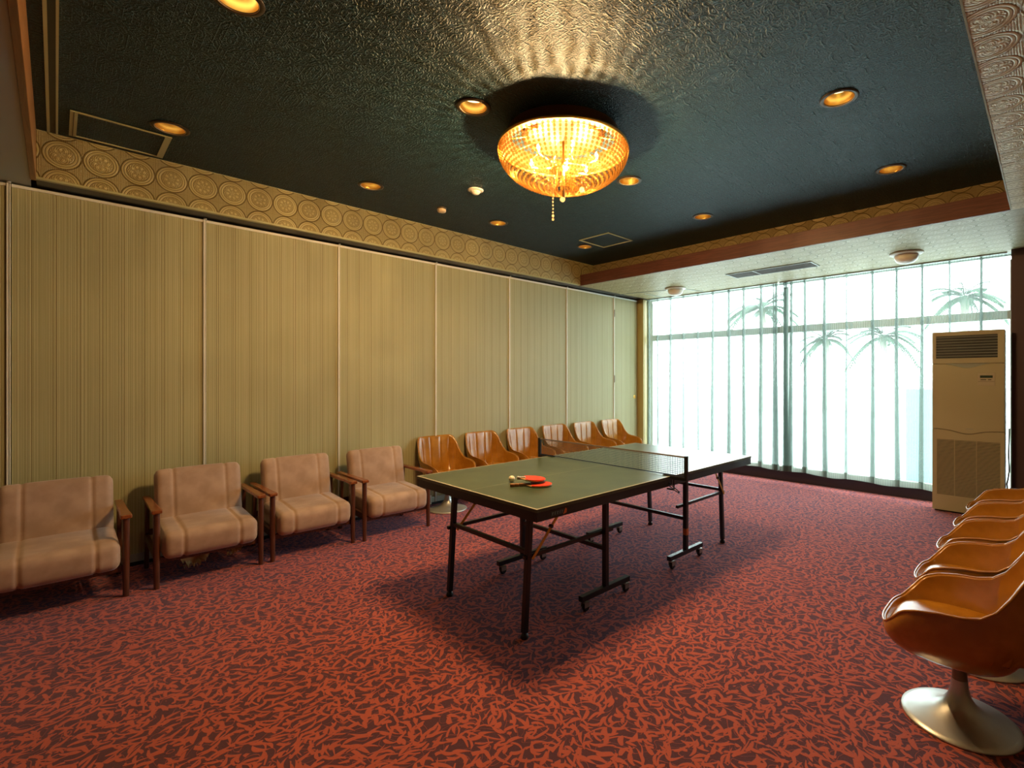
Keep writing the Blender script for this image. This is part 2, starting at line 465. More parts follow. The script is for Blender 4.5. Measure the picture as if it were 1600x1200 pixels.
# door leaf at the window end
d1 = S('door_1', (-5.60, 6.768, .02), (XL, 7.43, ZT-.035), VINYL, bev=.003)
MB().box((-5.60, 6.768, ZT-.035), (XL+.006, 7.43, ZT-.014)).obj('top_rail', ALUW, d1)
for z in (2.705, 1.556):
    h = MB().box((XL, 6.745, z-.062), (XL+.008, 6.772, z+.062)).tube([(XL+.01, 6.757, z-.062), (XL+.01, 6.757, z+.062)], .007, 8).obj('hinge', HINGE, d1)
rp = MB()
mt = Matrix.Translation((XL+.004, 7.345, 1.226)) @ Matrix.Rotation(PI/2, 4, 'Y')
rp.lathe([(.034, 0), (.034, .005), (.026, .007), (.024, .002), (.001, .001)], 24, mt)
rp.obj('ring_pull', BRASS, d1, smooth='auto')
S('trim_2', (-5.60, 7.452, 0), (-5.415, 7.56, ZT), JAMB)
# window wall
S('wall_front', (-5.8, 7.70, 0), (1.0, 7.84, .17), PLINTH)
S('wall_front.001', (-5.8, 7.70, ZT+.02), (1.0, 7.84, 3.62), BROWNWALL)
S('wall_front.002', (-.325, 7.40, 0), (.85, 7.84, ZT), BROWNCOL)
S('wall_front.003', (-5.8, 7.72, 0), (-5.41, 7.84, ZT), PALE)
w1 = struct(MB().box((-5.41, 7.70, .17), (-.325, 7.78, .215)).obj('window_1', FRAMEAL, bev=.003))
MB().box((-5.41, 7.70, 2.26), (-.325, 7.76, 2.365)).obj('transom', FRAMEAL, w1, bev=.004)
MB().box((-5.41, 7.70, 3.0), (-.325, 7.78, ZT+.02)).obj('head_rail', FRAMEAL, w1, bev=.003)
for x0, x1 in ((-5.41, -5.385), (-2.965, -2.895), (-.35, -.325)):
    MB().box((x0, 7.705, .215), (x1, 7.775, 2.96)).obj('mullion', FRAMEAL, w1, bev=.003)
for x0, x1 in ((-5.385, -2.965), (-2.895, -.35)):
    MB().box((x0, 7.735, .215), (x1, 7.741, 2.26)).obj('glass_pane', GLASS, w1)
    MB().box((x0, 7.735, 2.365), (x1, 7.741, 2.96)).obj('glass_pane', GLASS, w1)

# recessed teal ceiling with holes for the downlights
DL = [(-4.59, .569), (-2.80, .596), (-2.776, 1.918), (-4.605, 2.036), (-.988, 3.482), (-2.785, 3.614),
      (-4.64, 3.544), (-1.0, 4.974), (-2.809, 4.981), (-4.615, 5.005)]
RX0, RX1, RY0, RY1 = -5.31, -.25, -.10, 5.95
bm = bmesh.new()
def loop(pts):
    vs = [bm.verts.new((x, y, Z3)) for x, y in pts]
    return [bm.edges.new((vs[i], vs[(i+1) % len(vs)])) for i in range(len(vs))]
ed = loop([(RX0, RY0), (RX1, RY0), (RX1, RY1+.02), (RX0, RY1+.02)])
RH = .088
for x, y in DL: ed += loop([(x+RH*math.cos(2*PI*k/32), y+RH*math.sin(2*PI*k/32)) for k in range(32)])
bmesh.ops.triangle_fill(bm, edges=ed, use_beauty=True)
for f in bm.faces:
    if f.normal.z > 0: f.normal_flip()
me = bpy.data.meshes.new('ceiling'); bm.to_mesh(me); bm.free(); me.materials.append(TEAL)
ce = bpy.data.objects.new('ceiling', me); COL.objects.link(ce); struct(ce)
# frieze, soffits, beam
S('trim_4', (-5.60, RY0, ZT+.016), (RX0, RY1+.1, 3.60), GOLDV)
S('trim_5', (-5.58, RY0, ZT+.004), (-5.345, 7.5, ZT+.0155), TRACKBLK)
S('trim_6', (-5.345, RY0, ZT), (RX0+.003, 5.66, ZT+.0155), CREAMSTRIP)
S('trim_7', (RX0, RY0-.02, Z3-.006), (RX0+.004, RY1, Z3-.001), CREAMSTRIP)
sf = S('ceiling.001', (-5.345, 5.672, ZT), (.72, 7.55, ZT+.045), GOLDF)
S('ceiling.002', (RX1, RY0, ZT), (.72, 5.672, 3.60), GOLDH)
S('trim_8', (RX1-.004, RY0, ZT-.003), (RX1+.004, 5.655, ZT+.006), CREAMSTRIP)
S('trim_9', (RX0, RY1, ZT+.045), (RX1, RY1+.12, 3.60), GOLDX)
S('trim_10', (-5.352, 5.650, ZT-.004), (-.252, 5.672, 3.178), BEAMWOOD, bev=.002)
S('ceiling.003', (-5.60, -3.05, ZT), (.72, -.13, 3.60), GREYCEIL)
S('trim_11', (-5.345, -.13, ZT-.006), (RX1, -.10, 3.60), TRIMWOOD, bev=.003)
S('ceiling.004', (-5.6, 7.55, ZT), (.72, 7.70, ZT+.045), GREYCEIL)
for y0, y1 in ((-.046, -.031), (-.001, .010)):
    S('trim_12', (RX0+.005, y0, Z3-.006), (RX1, y1, Z3-.0005), CREAMSTRIP)
S('trim_13', (RX0+.005, -.031, Z3-.003), (RX1, -.001, Z3-.0005), TRACKBLK)
# steel tracks for the folding partition, let into the far soffit
def track(name, p, q, w=.018): struct(MB().bar((*p, ZT-.003), (*q, ZT-.003), w, .006).obj(name, GREYRAIL))
track('trim_14', (-5.36, 6.71), (-4.50, 6.93)); track('trim_15', (-4.30, 7.03), (-4.20, 7.46)); track('trim_16', (-5.03, 6.95), (-5.03, 7.50))

# ------------------------------------------------------------------ ceiling fittings
def hatch(x0, y0, x1, y1, label, w):
    t = thing('ceiling_hatch', label, 'ceiling hatch', ((x0+x1)/2, (y0+y1)/2, Z3), group=None)
    a, c = (x1-x0)/2, (y1-y0)/2
    MB().box((-a, -c, -.004), (a, c, -.001)).obj('hatch_panel', TEAL, t)
    f = MB()
    f.box((-a, -c, -.010), (a, -c+w, -.001)).box((-a, c-w, -.010), (a, c, -.001))
    f.box((-a, -c+w, -.010), (-a+.018, c-w, -.001)).box((a-.018, -c+w, -.010), (a, c-w, -.001))
    f.obj('hatch_frame', CREAMSTRIP, t)
    g = MB().box((-a+.012, -c+w*.45, -.0112), (a-.012, -c+w*.55, -.0098)).obj('frame_gap', TRACKBLK, t)
hatch(-5.245, .065, -4.752, .60, 'cream framed ceiling hatch beside two cream ceiling strips, left front corner', .038)
hatch(-4.455, 4.715, -3.955, 5.21, 'pale framed ceiling hatch in far corner of teal ceiling near the beam', .020)

def downlight(x, y, label, ref=None):
    if ref: return dup(ref, (x, y, Z3), label=label)
    t = thing('recessed_downlight', label, 'ceiling light', (x, y, Z3), group='gold recessed downlights')
    MB().lathe([(.087, .0), (.086, -.004), (.093, -.008), (.112, -.006), (.114, -.001), (.087, -.0005)], 40).obj('trim_ring', DARKMET, t, smooth=True)
    MB().lathe([(.087, -.004), (.083, .03), (.080, .072), (.070, .082)], 40).obj('reflector', BRASS, t, smooth=True)
    MB().lathe([(.078, .070), (.05, .066), (.001, .064)], 32).obj('lamp', LAMP, t, smooth=True)
    MB().lathe([(.0875, -.004), (.0895, -.0095), (.0915, -.004)], 40).obj('rim', CREAMPL, t, smooth=True)
    return t
dl_lab = ['gold recessed downlight touching corner of the front left ceiling hatch',
 'gold recessed downlight cut by the top edge of the photo',
 'gold recessed downlight just left of the chandelier, lamp face showing',
 'gold recessed downlight above the gold frieze, left of both detectors',
 'gold recessed downlight nearest the right soffit, large bright lamp face',
 'gold recessed downlight just right of the chandelier rim',
 'gold recessed downlight by the frieze, behind the small cream detector',
 'gold recessed downlight in the far right corner by the wooden beam',
 'gold recessed downlight near the beam midway between hatch and right corner',
 'gold recessed downlight next to the far ceiling hatch']
first = None
for (x, y), lb in zip(DL, dl_lab):
    o = downlight(x, y, lb, first); first = first or o
    l = bpy.data.lights.new('downlight_lamp', 'SPOT'); l.energy = DOWN_W; l.color = WARM; l.spot_size = math.radians(100)
    l.spot_blend = .8; l.shadow_soft_size = .04
    q = bpy.data.objects.new('downlight_lamp', l); COL.objects.link(q); q.location = (x, y, Z3+.058)

t = thing('smoke_detector', 'white domed smoke detector left of the chandelier', 'detector', (-3.99, 2.78, Z3))
MB().lathe([(.074, 0), (.074, -.006), (.062, -.012), (.044, -.013)], 36).obj('base_ring', WHITEPL, t, smooth=True)
MB().lathe([(.046, -.010), (.044, -.022), (.034, -.036), (.016, -.044), (.001, -.045)], 32).obj('dome', WHITEPL, t, smooth=True)
t = thing('heat_detector', 'small cream round detector between frieze and smoke detector', 'detector', (-4.67, 2.824, Z3))
MB().lathe([(.050, 0), (.050, -.012), (.044, -.016)], 32).obj('base_ring', HINGE, t, smooth=True)
MB().lathe([(.044, -.012), (.046, -.030), (.040, -.044), (.015, -.050), (.001, -.050)], 32).obj('body', CREAMPL, t, smooth=True)

def dome_light(x, y, label, g):
    t = thing('dome_ceiling_light', label, 'ceiling light', (x, y, ZT), group=g)
    MB().lathe([(.001, 0), (.165, 0), (.168, -.010), (.155, -.022), (.118, -.030)], 48).obj('base_plate', WHITEPL, t, smooth=True)
    MB().lathe([(.120, -.024), (.122, -.045), (.108, -.085), (.075, -.112), (.035, -.124), (.001, -.127)], 48).obj('glass_dome', OPALG, t, smooth=True)
dome_light(-4.36, 6.87, 'unlit opal dome light on soffit, nearer the left wall', 'opal dome lights on the soffit')
dome_light(-1.21, 6.78, 'unlit opal dome light on soffit above the air conditioner side', 'opal dome lights on the soffit')
t = thing('ceiling_vent', 'long dark slotted air vent in the pale soffit above the curtain', 'air vent', (-2.71, 6.605, ZT))
MB().box((-.555, -.155, -.003), (.555, .155, -.0005)).obj('backing', TRACKBLK, t)
f = MB().box((-.565, -.165, -.010), (.565, -.150, 0)).box((-.565, .150, -.010), (.565, .165, 0)).box((-.565, -.15, -.010), (-.55, .15, 0)).box((.55, -.15, -.010), (.565, .15, 0))
f.box((-.20, -.15, -.010), (-.188, .15, 0)); f.obj('frame', GREYRAIL, t)
VENTM = simple('vent_bronze', (.12, .08, .045), .5, 0.)
for k in range(13):
    y = -.140+k*.0233; MB().box((-.55, y-.004, -.009), (.55, y+.004, -.002)).obj('slat', VENTM, t)

# ------------------------------------------------------------------ chandelier
CX, CY = -2.615, 2.60
t = thing('crystal_chandelier', 'large lit amber crystal bowl chandelier on the teal ceiling', 'chandelier', (CX, CY, Z3))
MB().lathe([(.001, 0), (.30, 0), (.30, -.03), (.27, -.045), (.001, -.05)], 48).obj('canopy', CANOPY, t, smooth=True)
MB().lathe([(.462, -.098), (.476, -.098), (.482, -.110), (.478, -.122), (.466, -.122), (.462, -.098)], 72).obj('rim', BRASS, t, smooth='auto')
MB().lathe([(.405, 0), (.412, 0), (.425, -.096), (.462, -.104), (.462, -.110), (.405, -.104), (.405, 0)], 72).obj('crown_band', CANOPY, t, smooth='auto')
st = MB()
for k in range(12):
    g = 2*PI*k/12; st.tube([(.25*math.cos(g), .25*math.sin(g), -.04), (.47*math.cos(g), .47*math.sin(g), -.105)], .005, 6)
st.tube([(0, 0, -.04), (0, 0, -.46)], .010, 10)
for k in range(6):
    g = 2*PI*(k+.5)/6; st.tube([(0, 0, -.20), (.14*math.cos(g), .14*math.sin(g), -.24), (.27*math.cos(g), .27*math.sin(g), -.205)], .006, 6)
st.obj('frame', BRASS, t, smooth=True)
# bead strings: meridians of the bowl
prof = []
NB = 17
for i in range(NB):
    u = 1-(1-i/(NB-1))**1.0; a = (.03+u*.93)*PI/2
    r = .020+.454*math.cos(a)**.92; z = -.126-.272*math.sin(a)
    prof.append((r, z))
bs = MB()
for i, (r, z) in enumerate(prof):
    sz = .0036+.0084*(r-.05)/.42
    bs.ball((r, 0, z), sz, 6, 5)
bs.tube([(r, 0, z) for r, z in prof], .0012, 3)
bme = bs.mesh('bead_string', BEAD, False)
for k in range(76):
    o = bpy.data.objects.new('bead_string', bme); COL.objects.link(o); o.parent = t; o.rotation_euler = (0, 0, 2*PI*k/76)
# hanging strings in the middle
pend = MB()
for i in range(11): pend.ball((0, 0, -.016*i), .0075, 6, 5)
pend.tube([(0, 0, 0), (0, 0, -.17)], .001, 3)
pme = pend.mesh('crystal_drop_string', BEAD, False)
for k in range(14):
    g = 2*PI*k/14; rr = .085 if k % 2 else .055
    o = bpy.data.objects.new('crystal_drop_string', pme); COL.objects.link(o); o.parent = t
    o.location = (rr*math.cos(g), rr*math.sin(g), -.265)
MB().lathe([(.001, -.255), (.10, -.26), (.103, -.268), (.001, -.272)], 32).obj('drop_plate', BRASS, t, smooth='auto')
for (x, y, z) in ((-.01, .0, -.475), (.13, .06, -.425)):
    q = MB().ball((x, y, z), .020, 8, 6).tube([(x, y, z), (x, y, -.34)], .002, 4); q.obj('crystal_ball', CLEAR, t)
q = MB()
for i in range(8): q.ball((-.065, -.045, -.44-.026*i), .006 if i < 6 else .010, 8, 6)
q.tube([(-.065, -.045, -.30), (-.065, -.045, -.63)], .001, 4).obj('hanging_bead_chain', CLEAR, t)
bulbs = [(.25*math.cos(2*PI*(k+.5)/6), .25*math.sin(2*PI*(k+.5)/6), -.20) for k in range(6)]+[(0.03, 0, -.235)]
bz = MB().lathe([(.001, .028), (.009, .02), (.013, 0), (.010, -.016), (.006, -.026), (.001, -.028)], 12)
bzm = bz.mesh('bulb', BULBM, True)
for i, (x, y, z) in enumerate(bulbs):
    o = bpy.data.objects.new('bulb', bzm); COL.objects.link(o); o.parent = t; o.location = (x, y, z+.02)
    l = bpy.data.lights.new('bulb_light', 'POINT'); l.energy = BULB_W; l.color = WARM; l.shadow_soft_size = .014
    q = bpy.data.objects.new('bulb_light', l); COL.objects.link(q); q.location = (CX+x, CY+y, Z3+z-.040)

# ------------------------------------------------------------------ curtains
def curtain(x0, x1, pleats, label, zb0, zb1):
    xc = (x0+x1)/2
    t = thing('sheer_curtain', label, 'curtain', (xc, 7.52, 0))
    NZ = 30
    def path(fz, rnd):          # closed form path at height fraction fz (0 bottom)
        pts = []; prev = x0
        for i, px in enumerate(list(pleats)+[x1]):
            last = i == len(pleats)
            w = (.020+.034*(1-fz))*(.7+.6*rnd[i % len(rnd)])
            d = .045+.02*(1-fz)
            px2 = px+.012*math.sin(i*2.1+fz*2.3)*(1-fz)
            end = px2-w/2 if not last else x1
            for k in range(9):
                s = k/9; x = prev+(end-prev)*s
                pts.append((x, -.018*math.sin(PI*s)+.006*math.sin(7*x+3*fz)))
            if last: pts.append((x1, 0)); break
            pts += [(px2-w*.5, .002)]+[(px2+(w*.5 if q % 2 == 0 else -w*.5), .004+.010*q) for q in range(6)]+[(px2-w*.52, .062), (px2+w*.5, .066)] if rnd[i % len(rnd)] > .35 else [(px2-w*.5, .002)]+[(px2+(w*.5 if q % 2 == 0 else -w*.5), .004+.012*q) for q in range(5)]
            prev = px2+w/2
        return pts
    rnd = [random.random() for _ in range(20)]
    def sheet(z_lo, z_hi, nz_, name, mat, off=0.):
        vs = []; fs = []; n = 0
        for j in range(nz_+1):
            fr = j/nz_
            row = path((z_lo+(z_hi-z_lo)*fr)/3.0, rnd); n = len(row)
            for x, y in row:
                bottom = zb0+(zb1-zb0)*(x-x0)/(x1-x0)+.010*math.sin(x*9.)
                zz0 = bottom+z_lo; zz1 = bottom+z_hi if z_hi < 1 else ZT-.012
                vs.append((x-xc, y+off, zz0+(zz1-zz0)*fr))
        for j in range(nz_):
            for i in range(n-1): fs.append((j*n+i, j*n+i+1, (j+1)*n+i+1, (j+1)*n+i))
        mb = MB(); mb.add(vs, fs)
        return mb.obj(name, mat, t, smooth=True)
    sheet(.085, 2.9, NZ, 'cloth', SHEER); sheet(0., .085, 2, 'hem', HEM)
    MB().box((x0-xc, -.012, ZT-.014), (x1-xc, .012, ZT-.001)).obj('curtain_rail', GREYRAIL, t)
P = [-5.36, -5.169, -4.897, -4.636, -4.349, -4.075, -3.79, -3.535, -3.255, -3.06, -3.02]
curtain(-5.40, -2.985, P, 'left sheer white curtain hanging behind the ping pong table', .225, .185)
P = [-2.90, -2.87, -2.795, -2.603, -2.333, -2.044, -1.733, -1.455, -1.179, -.9, -.597]
curtain(-2.955, -.365, P, 'right sheer white curtain running behind the floor standing air conditioner', .185, .155)

# ------------------------------------------------------------------ air conditioner
AX, AY = -.6975, 7.22
t = thing('floor_air_conditioner', 'tall cream floor standing air conditioner in front of the right curtain', 'air conditioner', (AX, AY, 0))
hw = .3265
MB().box((-hw, .006, .020), (hw, .23, 2.110)).obj('cabinet', ACBODY, t, bev=.006)
MB().box((-hw+.02, .02, 0), (hw-.02, .21, .022)).obj('base', ACDARK, t)
def arch(n, x0, x1, zf): return [(x0+(x1-x0)*i/n, zf(x0+(x1-x0)*i/n)) for i in range(n+1)]
bump_f = lambda x: math.exp(-(x/.13)**2)
def panel(name, pts, mat, y0, y1):
    mb = MB(); n = len(pts)
    vs = [(x, y0, z) for x, z in pts]+[(x, y1, z) for x, z in pts]
    mb.add(vs, [tuple(range(n)), tuple(reversed(range(n, 2*n)))]+[(i, (i+1) % n, n+(i+1) % n, n+i) for i in range(n)])
    return mb.obj(name, mat, t, bev=.003)
def framepanel(name, x0, x1, z0, z1, hx0, hx1, hz0, hz1):
    mb = MB().box((x0, -.012, z0), (hx0, .012, z1)).box((hx1, -.012, z0), (x1, .012, z1)).box((hx0, -.012, hz1), (hx1, .012, z1)).box((hx0, -.012, z0), (hx1, .012, hz0))
    return mb.obj(name, ACBODY, t)
up = framepanel('upper_panel', -hw, hw, 1.742, 2.110, -.290, .268, 1.800, 2.062)
MB().box((-.290, .001, 1.800), (.268, .006, 2.062)).obj('grille_backing', ACDARK, t)
for k in range(8):
    z = 1.822+k*.0315
    MB().add([(-.29, -.008, z), (.268, -.008, z), (.268, .000, z+.003), (-.29, .000, z+.003), (-.29, -.008, z+.004), (.268, -.008, z+.004), (.268, 0, z+.007), (-.29, 0, z+.007)],
        [(0,3,2,1),(4,5,6,7),(0,1,5,4),(1,2,6,5),(2,3,7,6),(3,0,4,7)]).obj('louver', ACSLAT, t)
zl = lambda x: .975-.045*bump_f(x); zu = lambda x: 1.735-.05*bump_f(x)
panel('middle_panel', arch(24, -hw, hw, zl)+list(reversed(arch(24, -hw, hw, zu))), ACBODY, -.014, .010)
panel('recess_shadow_gap', arch(24, -.20, .20, lambda x: 1.738-.054*bump_f(x))+[(.20, 1.742), (-.20, 1.742)], ACSLAT, -.002, .008)
low_hole = (-.283, .290, .205, .850)
mb = MB(); z1f = lambda x: .968-.045*bump_f(x)
mb.box((-hw, -.012, .020), (-.283, .012, .85)).box((.290, -.012, .020), (hw, .012, .85)).box((-.283, -.012, .020), (.290, .012, .205))
n = 24; pts = arch(n, -hw, hw, z1f)
for i in range(n):
    (a, b1), (c, d) = pts[i], pts[i+1]
    mb.add([(a, -.012, .85), (c, -.012, .85), (c, -.012, d), (a, -.012, b1), (a, .012, .85), (c, .012, .85), (c, .012, d), (a, .012, b1)],
        [(0,1,2,3),(7,6,5,4),(3,2,6,7)])
mb.obj('lower_panel', ACBODY, t)
MB().box((-.283, .002, .205), (.290, .006, .850)).obj('intake_backing', ACDARK, t)
for k in range(40):
    z = .212+k*.0160
    MB().box((-.283, -.009, z), (.290, .001, z+.0085)).obj('intake_slat', ACBODY, t)
for x in (-.115, .085): MB().box((x-.003, -.0125, .205), (x+.003, .0, .850)).obj('grille_rib', ACBODY, t)
cp = MB().box((.094, -.018, 1.484), (.246, -.013, 1.628)).obj('control_panel', ACPANEL, t, bev=.002)
MB().box((.116, -.020, 1.572), (.226, -.0175, 1.600)).obj('display', LCD, cp)
for x, w in ((.120, .05), (.185, .03)): MB().box((x, -.0195, 1.548), (x+w, -.0175, 1.556)).obj('button_row', ACDARK, cp)
MB().box((.098, -.0195, 1.530), (.242, -.0178, 1.5325)).obj('flap_line', ACDARK, cp)
MB().box((-.01, -.0165, .985), (.055, -.0135, .991)).obj('name_strip', ACSLAT, t)
o = tag(MB().tube([(-.345, 7.47, 1.0), (-.35, 7.46, .7), (-.345, 7.45, .52), (-.352, 7.43, .44), (-.362, 7.41, .38), (-.358, 7.43, .30), (-.35, 7.46, .2), (-.35, 7.47, .01)], .008, 8).obj('power_cable', CABLE, smooth=True),
    'grey cable dropping beside the air conditioner at the brown column', 'cable')

# ------------------------------------------------------------------ table tennis table
TX, TY, TR = -2.737, 3.193, -.012
t = thing('ping_pong_table', 'dark green folding ping pong table with black frame on castors', 'table', (TX, TY, 0), TR)
for s in (-1, 1):
    tp = MB().box((-TW/2, -TL/4+.002, -.020), (TW/2, TL/4, 0)).obj('tabletop', GREEN, t, bev=.0015)
    tp.location = (0, s*TL/4, TZ); tp.rotation_euler = (0, 0, 0 if s > 0 else PI)
    y0, y1 = (.004, TL/2-.002) if s > 0 else (-TL/2+.002, -.004)
    ap = MB(); a = TW/2-.004
    ap.box((-a, y0, TZ-.075), (-a+.022, y1, TZ-.0205)).box((a-.022, y0, TZ-.075), (a, y1, TZ-.0205))
    ap.box((-a+.022, y0, TZ-.075), (a-.022, y0+.022, TZ-.0205)).box((-a+.022, y1-.022, TZ-.075), (a-.022, y1, TZ-.0205))
    ap.obj('apron', BLACK, t, bev=.002)
    # legs: pair at the end
    ye0 = -1.235 if s < 0 else 1.205
    yt = -1.19 if s < 0 else 1.16
    for x in (-.385, .455):
        lg = MB().bar((x, ye0, .035), (x, yt, TZ-.06), .034, .034).obj('leg', BLACK, t, bev=.003)
        MB().tube([(x, ye0, .03), (x, ye0, .075)], .009, 10).obj('adjuster', CASTER, lg, smooth='auto')
        MB().lathe([(.001, 0), (.022, 0), (.026, .008), (.022, .022), (.012, .034), (.001, .036)], 20, Matrix.Translation((x, ye0, 0))).obj('rubber_foot', RUBBER, lg, smooth=True)
    f = .72
    ym = ye0+(yt-ye0)*.62
    MB().bar((-.385, ym, .512), (.455, ym, .512), .026, .026).obj('cross_rail', BLACK, t, bev=.002)
    # inner posts with castor bars
    yp = s*.53; yc = -.515 if s < 0 else .525
    for x in (-.435, .475):
        ps = MB().bar((x, yc, .095), (x, yc, TZ-.05), .036, .036).obj('post', BLACK, t, bev=.003)
        cb = MB().box((x-.019, yc-.255, .075), (x+.019, yc+.255, .112)).obj('castor_bar', BLACK, t, bev=.003)
        for k in (-1, 1):
            cy = yc+k*.215
            c = MB().tube([(x, cy, .055), (x, cy, .078)], .008, 8)
            c.box((x-.021, cy-.016, .030), (x-.016, cy+.028, .066)).box((x+.016, cy-.016, .030), (x+.021, cy+.028, .066)).box((x-.021, cy-.018, .060), (x+.021, cy+.028, .067))
            co = c.obj('castor_fork', CASTER, cb, bev=.001)
            wh = MB().lathe([(.001, -.011), (.025, -.013), (.029, -.008), (.029, .008), (.025, .013), (.001, .013)], 20, Matrix.Translation((x, cy+.012, .029)) @ Matrix.Rotation(PI/2, 4, 'Y'))
            wh.obj('castor_wheel', RUBBER, cb, smooth='auto')
    MB().bar((-.435, yc, .372), (.475, yc, .372), .028, .028).obj('cross_rail', BLACK, t, bev=.002)
    # side rails tying leg frame to post
    for x in (-.41, .452):
        MB().bar((x, ym-(.03 if s < 0 else -.05), .485), (x, yc+(.10*s*-1), .485), .024, .024).obj('side_rail', BLACK, t, bev=.002)
    # folding yellow struts
    for x in (-.36, .475):
        ya, yb = (-1.19, -.91) if s < 0 else (1.20, .98)
        sr = MB().bar((x, ya, .470), (x, yb, TZ-.07), .004, .020)
        so = sr.obj('folding_strut', YELLOW, t, bev=.001)
        MB().tube([(x-.012, ya+(yb-ya)*.55, .64), (x+.012, ya+(yb-ya)*.55, .64)], .012, 10).obj('pivot', BLACK, so, smooth='auto')
# small maker's mark and stickers
bd = MB().box((TW/2-.0045, -1.225, TZ-.062), (TW/2-.0032, -1.115, TZ-.034)).obj('side_badge', simple('badge_teal', (.02, .05, .05), .4), t)
MB().add([(TW/2-.0030, -1.128, TZ-.066), (TW/2-.0030, -1.100, TZ-.060), (TW/2-.0030, -1.096, TZ-.040), (TW/2-.0030, -1.108, TZ-.030), (TW/2-.0030, -1.118, TZ-.046)], [(0, 1, 2, 3, 4)]).obj('orange_flame_mark', ORANGE, bd)
bl = MB()
for k, yy in enumerate((-1.215, -1.195, -1.175, -1.155, -1.138)):
    bl.box((TW/2-.0031, yy, TZ-.056), (TW/2-.0028, yy+.004, TZ-.040)); bl.box((TW/2-.0031, yy+.004, TZ-.044+.004*(k % 2)), (TW/2-.0028, yy+.010, TZ-.040+.002*(k % 2)))
bl.obj('badge_lettering', simple('badge_letter', (.20, .30, .28), .5), bd)
for y, z in ((.525, .235), (-.515, .235)):
    for x in ((.4935,) if y > 0 else ()):
        MB().box((x, y-.0165, z), (x+.0012, y+.0165, z+.055)).box((x-.030, y-.0195, z), (x, y-.0181, z+.055)).obj('orange_sticker', ORANGE, t)

# net
nt = thing('table_tennis_net', 'dark navy net clamped across the middle of the ping pong table', 'net', (TX, TY, TZ), TR)
XN = TW/2+.125; NH = .152
mb = MB()
nx = 108; n_z = 10
for i in range(nx+1):
    x = -XN+2*XN*i/nx; mb.bar((x, 0, .012), (x, 0, NH), .0019, .0019)
for j in range(n_z+1):
    z = .012+(NH-.012)*j/n_z; mb.bar((-XN, 0, z), (XN, 0, z), .0019, .0019)
mb.obj('net_mesh', NETCORD, nt)
MB().box((-XN, -.003, NH-.006), (XN, .003, NH+.006)).obj('top_tape', NETTAPE, nt, bev=.001)
MB().box((-XN, -.002, .006), (XN, .002, .013)).obj('bottom_cord', NAVY, nt)
for s in (-1, 1):
    ps = MB().box((s*XN-.011, -.014, -.022), (s*XN+.011, .014, NH+.010)).obj('net_post', BLACK, nt, bev=.003)
    cl = MB().box((min(s*XN, s*(TW/2-.07)), -.020, .0), (max(s*XN, s*(TW/2-.07)), .020, .006))
    cl.box((min(s*XN, s*(TW/2+.004)), -.020, -.020), (max(s*XN, s*(TW/2+.004)), .020, 0))
    cl.obj('clamp', BLACK, nt, bev=.002)
    MB().tube([(s*(TW/2+.02), 0, -.02), (s*(TW/2+.02), 0, -.10)], .006, 8).tube([(s*(TW/2+.02), 0, -.10), (s*(TW/2-.04), 0, -.10)], .006, 8).obj('clamp_screw', BLACK, nt, smooth='auto')
MB().tube([(XN-.16, -.03, -.022), (XN-.12, -.03, -.055), (XN-.06, -.035, -.085), (XN-.03, -.04, -.10), (XN-.035, -.04, -.106), (XN-.07, -.035, -.096), (XN-.13, -.03, -.066)], .004, 8).obj('strap', NAVY, nt, smooth=True)

# ball and bats
tag(MB().ball((0, 0, 0), .0225, 28, 18).obj('ping_pong_ball', BALL, smooth=True, loc=(-2.752, 2.222, TZ+.0225)),
    'cream ping pong ball resting on the table beside the bats', 'ball')
def bat(name, hx, hy, tx, ty, z, label, tilt=0., gripmat=GRIP):
    d = Vector((tx-hx, ty-hy)); L = d.length; a = math.atan2(d.y, d.x)
    t = thing(name, label, 'bat', (hx, hy, z), a, 'red table tennis bats')
    t.rotation_euler = (0, tilt, a)
    R = .086; cxx = L-R
    bl = [(cxx+R*math.cos(g), R*.95*math.sin(g)) for g in [(-2.45+4.9*i/40) for i in range(41)]]
    poly = [(cxx-R*1.05, -.016)]+bl+[(cxx-R*1.05, .016)]
    MB().prism(poly, .004, .010).obj('blade', BLADE, t)
    rub = [(cxx+(R-.001)*math.cos(g), (R-.001)*.95*math.sin(g)) for g in [(-2.3+4.6*i/40) for i in range(41)]]
    MB().prism(rub, .010, .0135).obj('rubber_face', RED, t)
    MB().prism(rub, .0005, .004).obj('rubber_back', RUBBER, t)
    h = MB()
    xs = [0, .03, .06, cxx-R*.72]
    for i in range(3):
        w0 = .0165-.0025*i; w1 = .0165-.0025*(i+1)
        h.add([(xs[i], -w0, -.001), (xs[i], w0, -.001), (xs[i], w0, .020), (xs[i], -w0, .020), (xs[i+1], -w1, -.001), (xs[i+1], w1, -.001), (xs[i+1], w1, .018), (xs[i+1], -w1, .018)],
          [(0,1,2,3),(7,6,5,4),(0,4,5,1),(1,5,6,2),(2,6,7,3),(3,7,4,0)])
    h.obj('handle', gripmat, t, bev=.004)
    MB().box((-.001, -.008, .004), (.0, .008, .015)).obj('handle_end', BRASS, t)
    return t
bat('table_tennis_bat', -2.640, 2.118, -2.470, 2.345, TZ+.001, 'red table tennis bat lying flat on the table with wooden handle')
bat('table_tennis_bat.001', -2.650, 2.185, -2.535, 2.345, TZ+.040, 'red table tennis bat lying on top of the other with grey grip', .075, GRIPW)

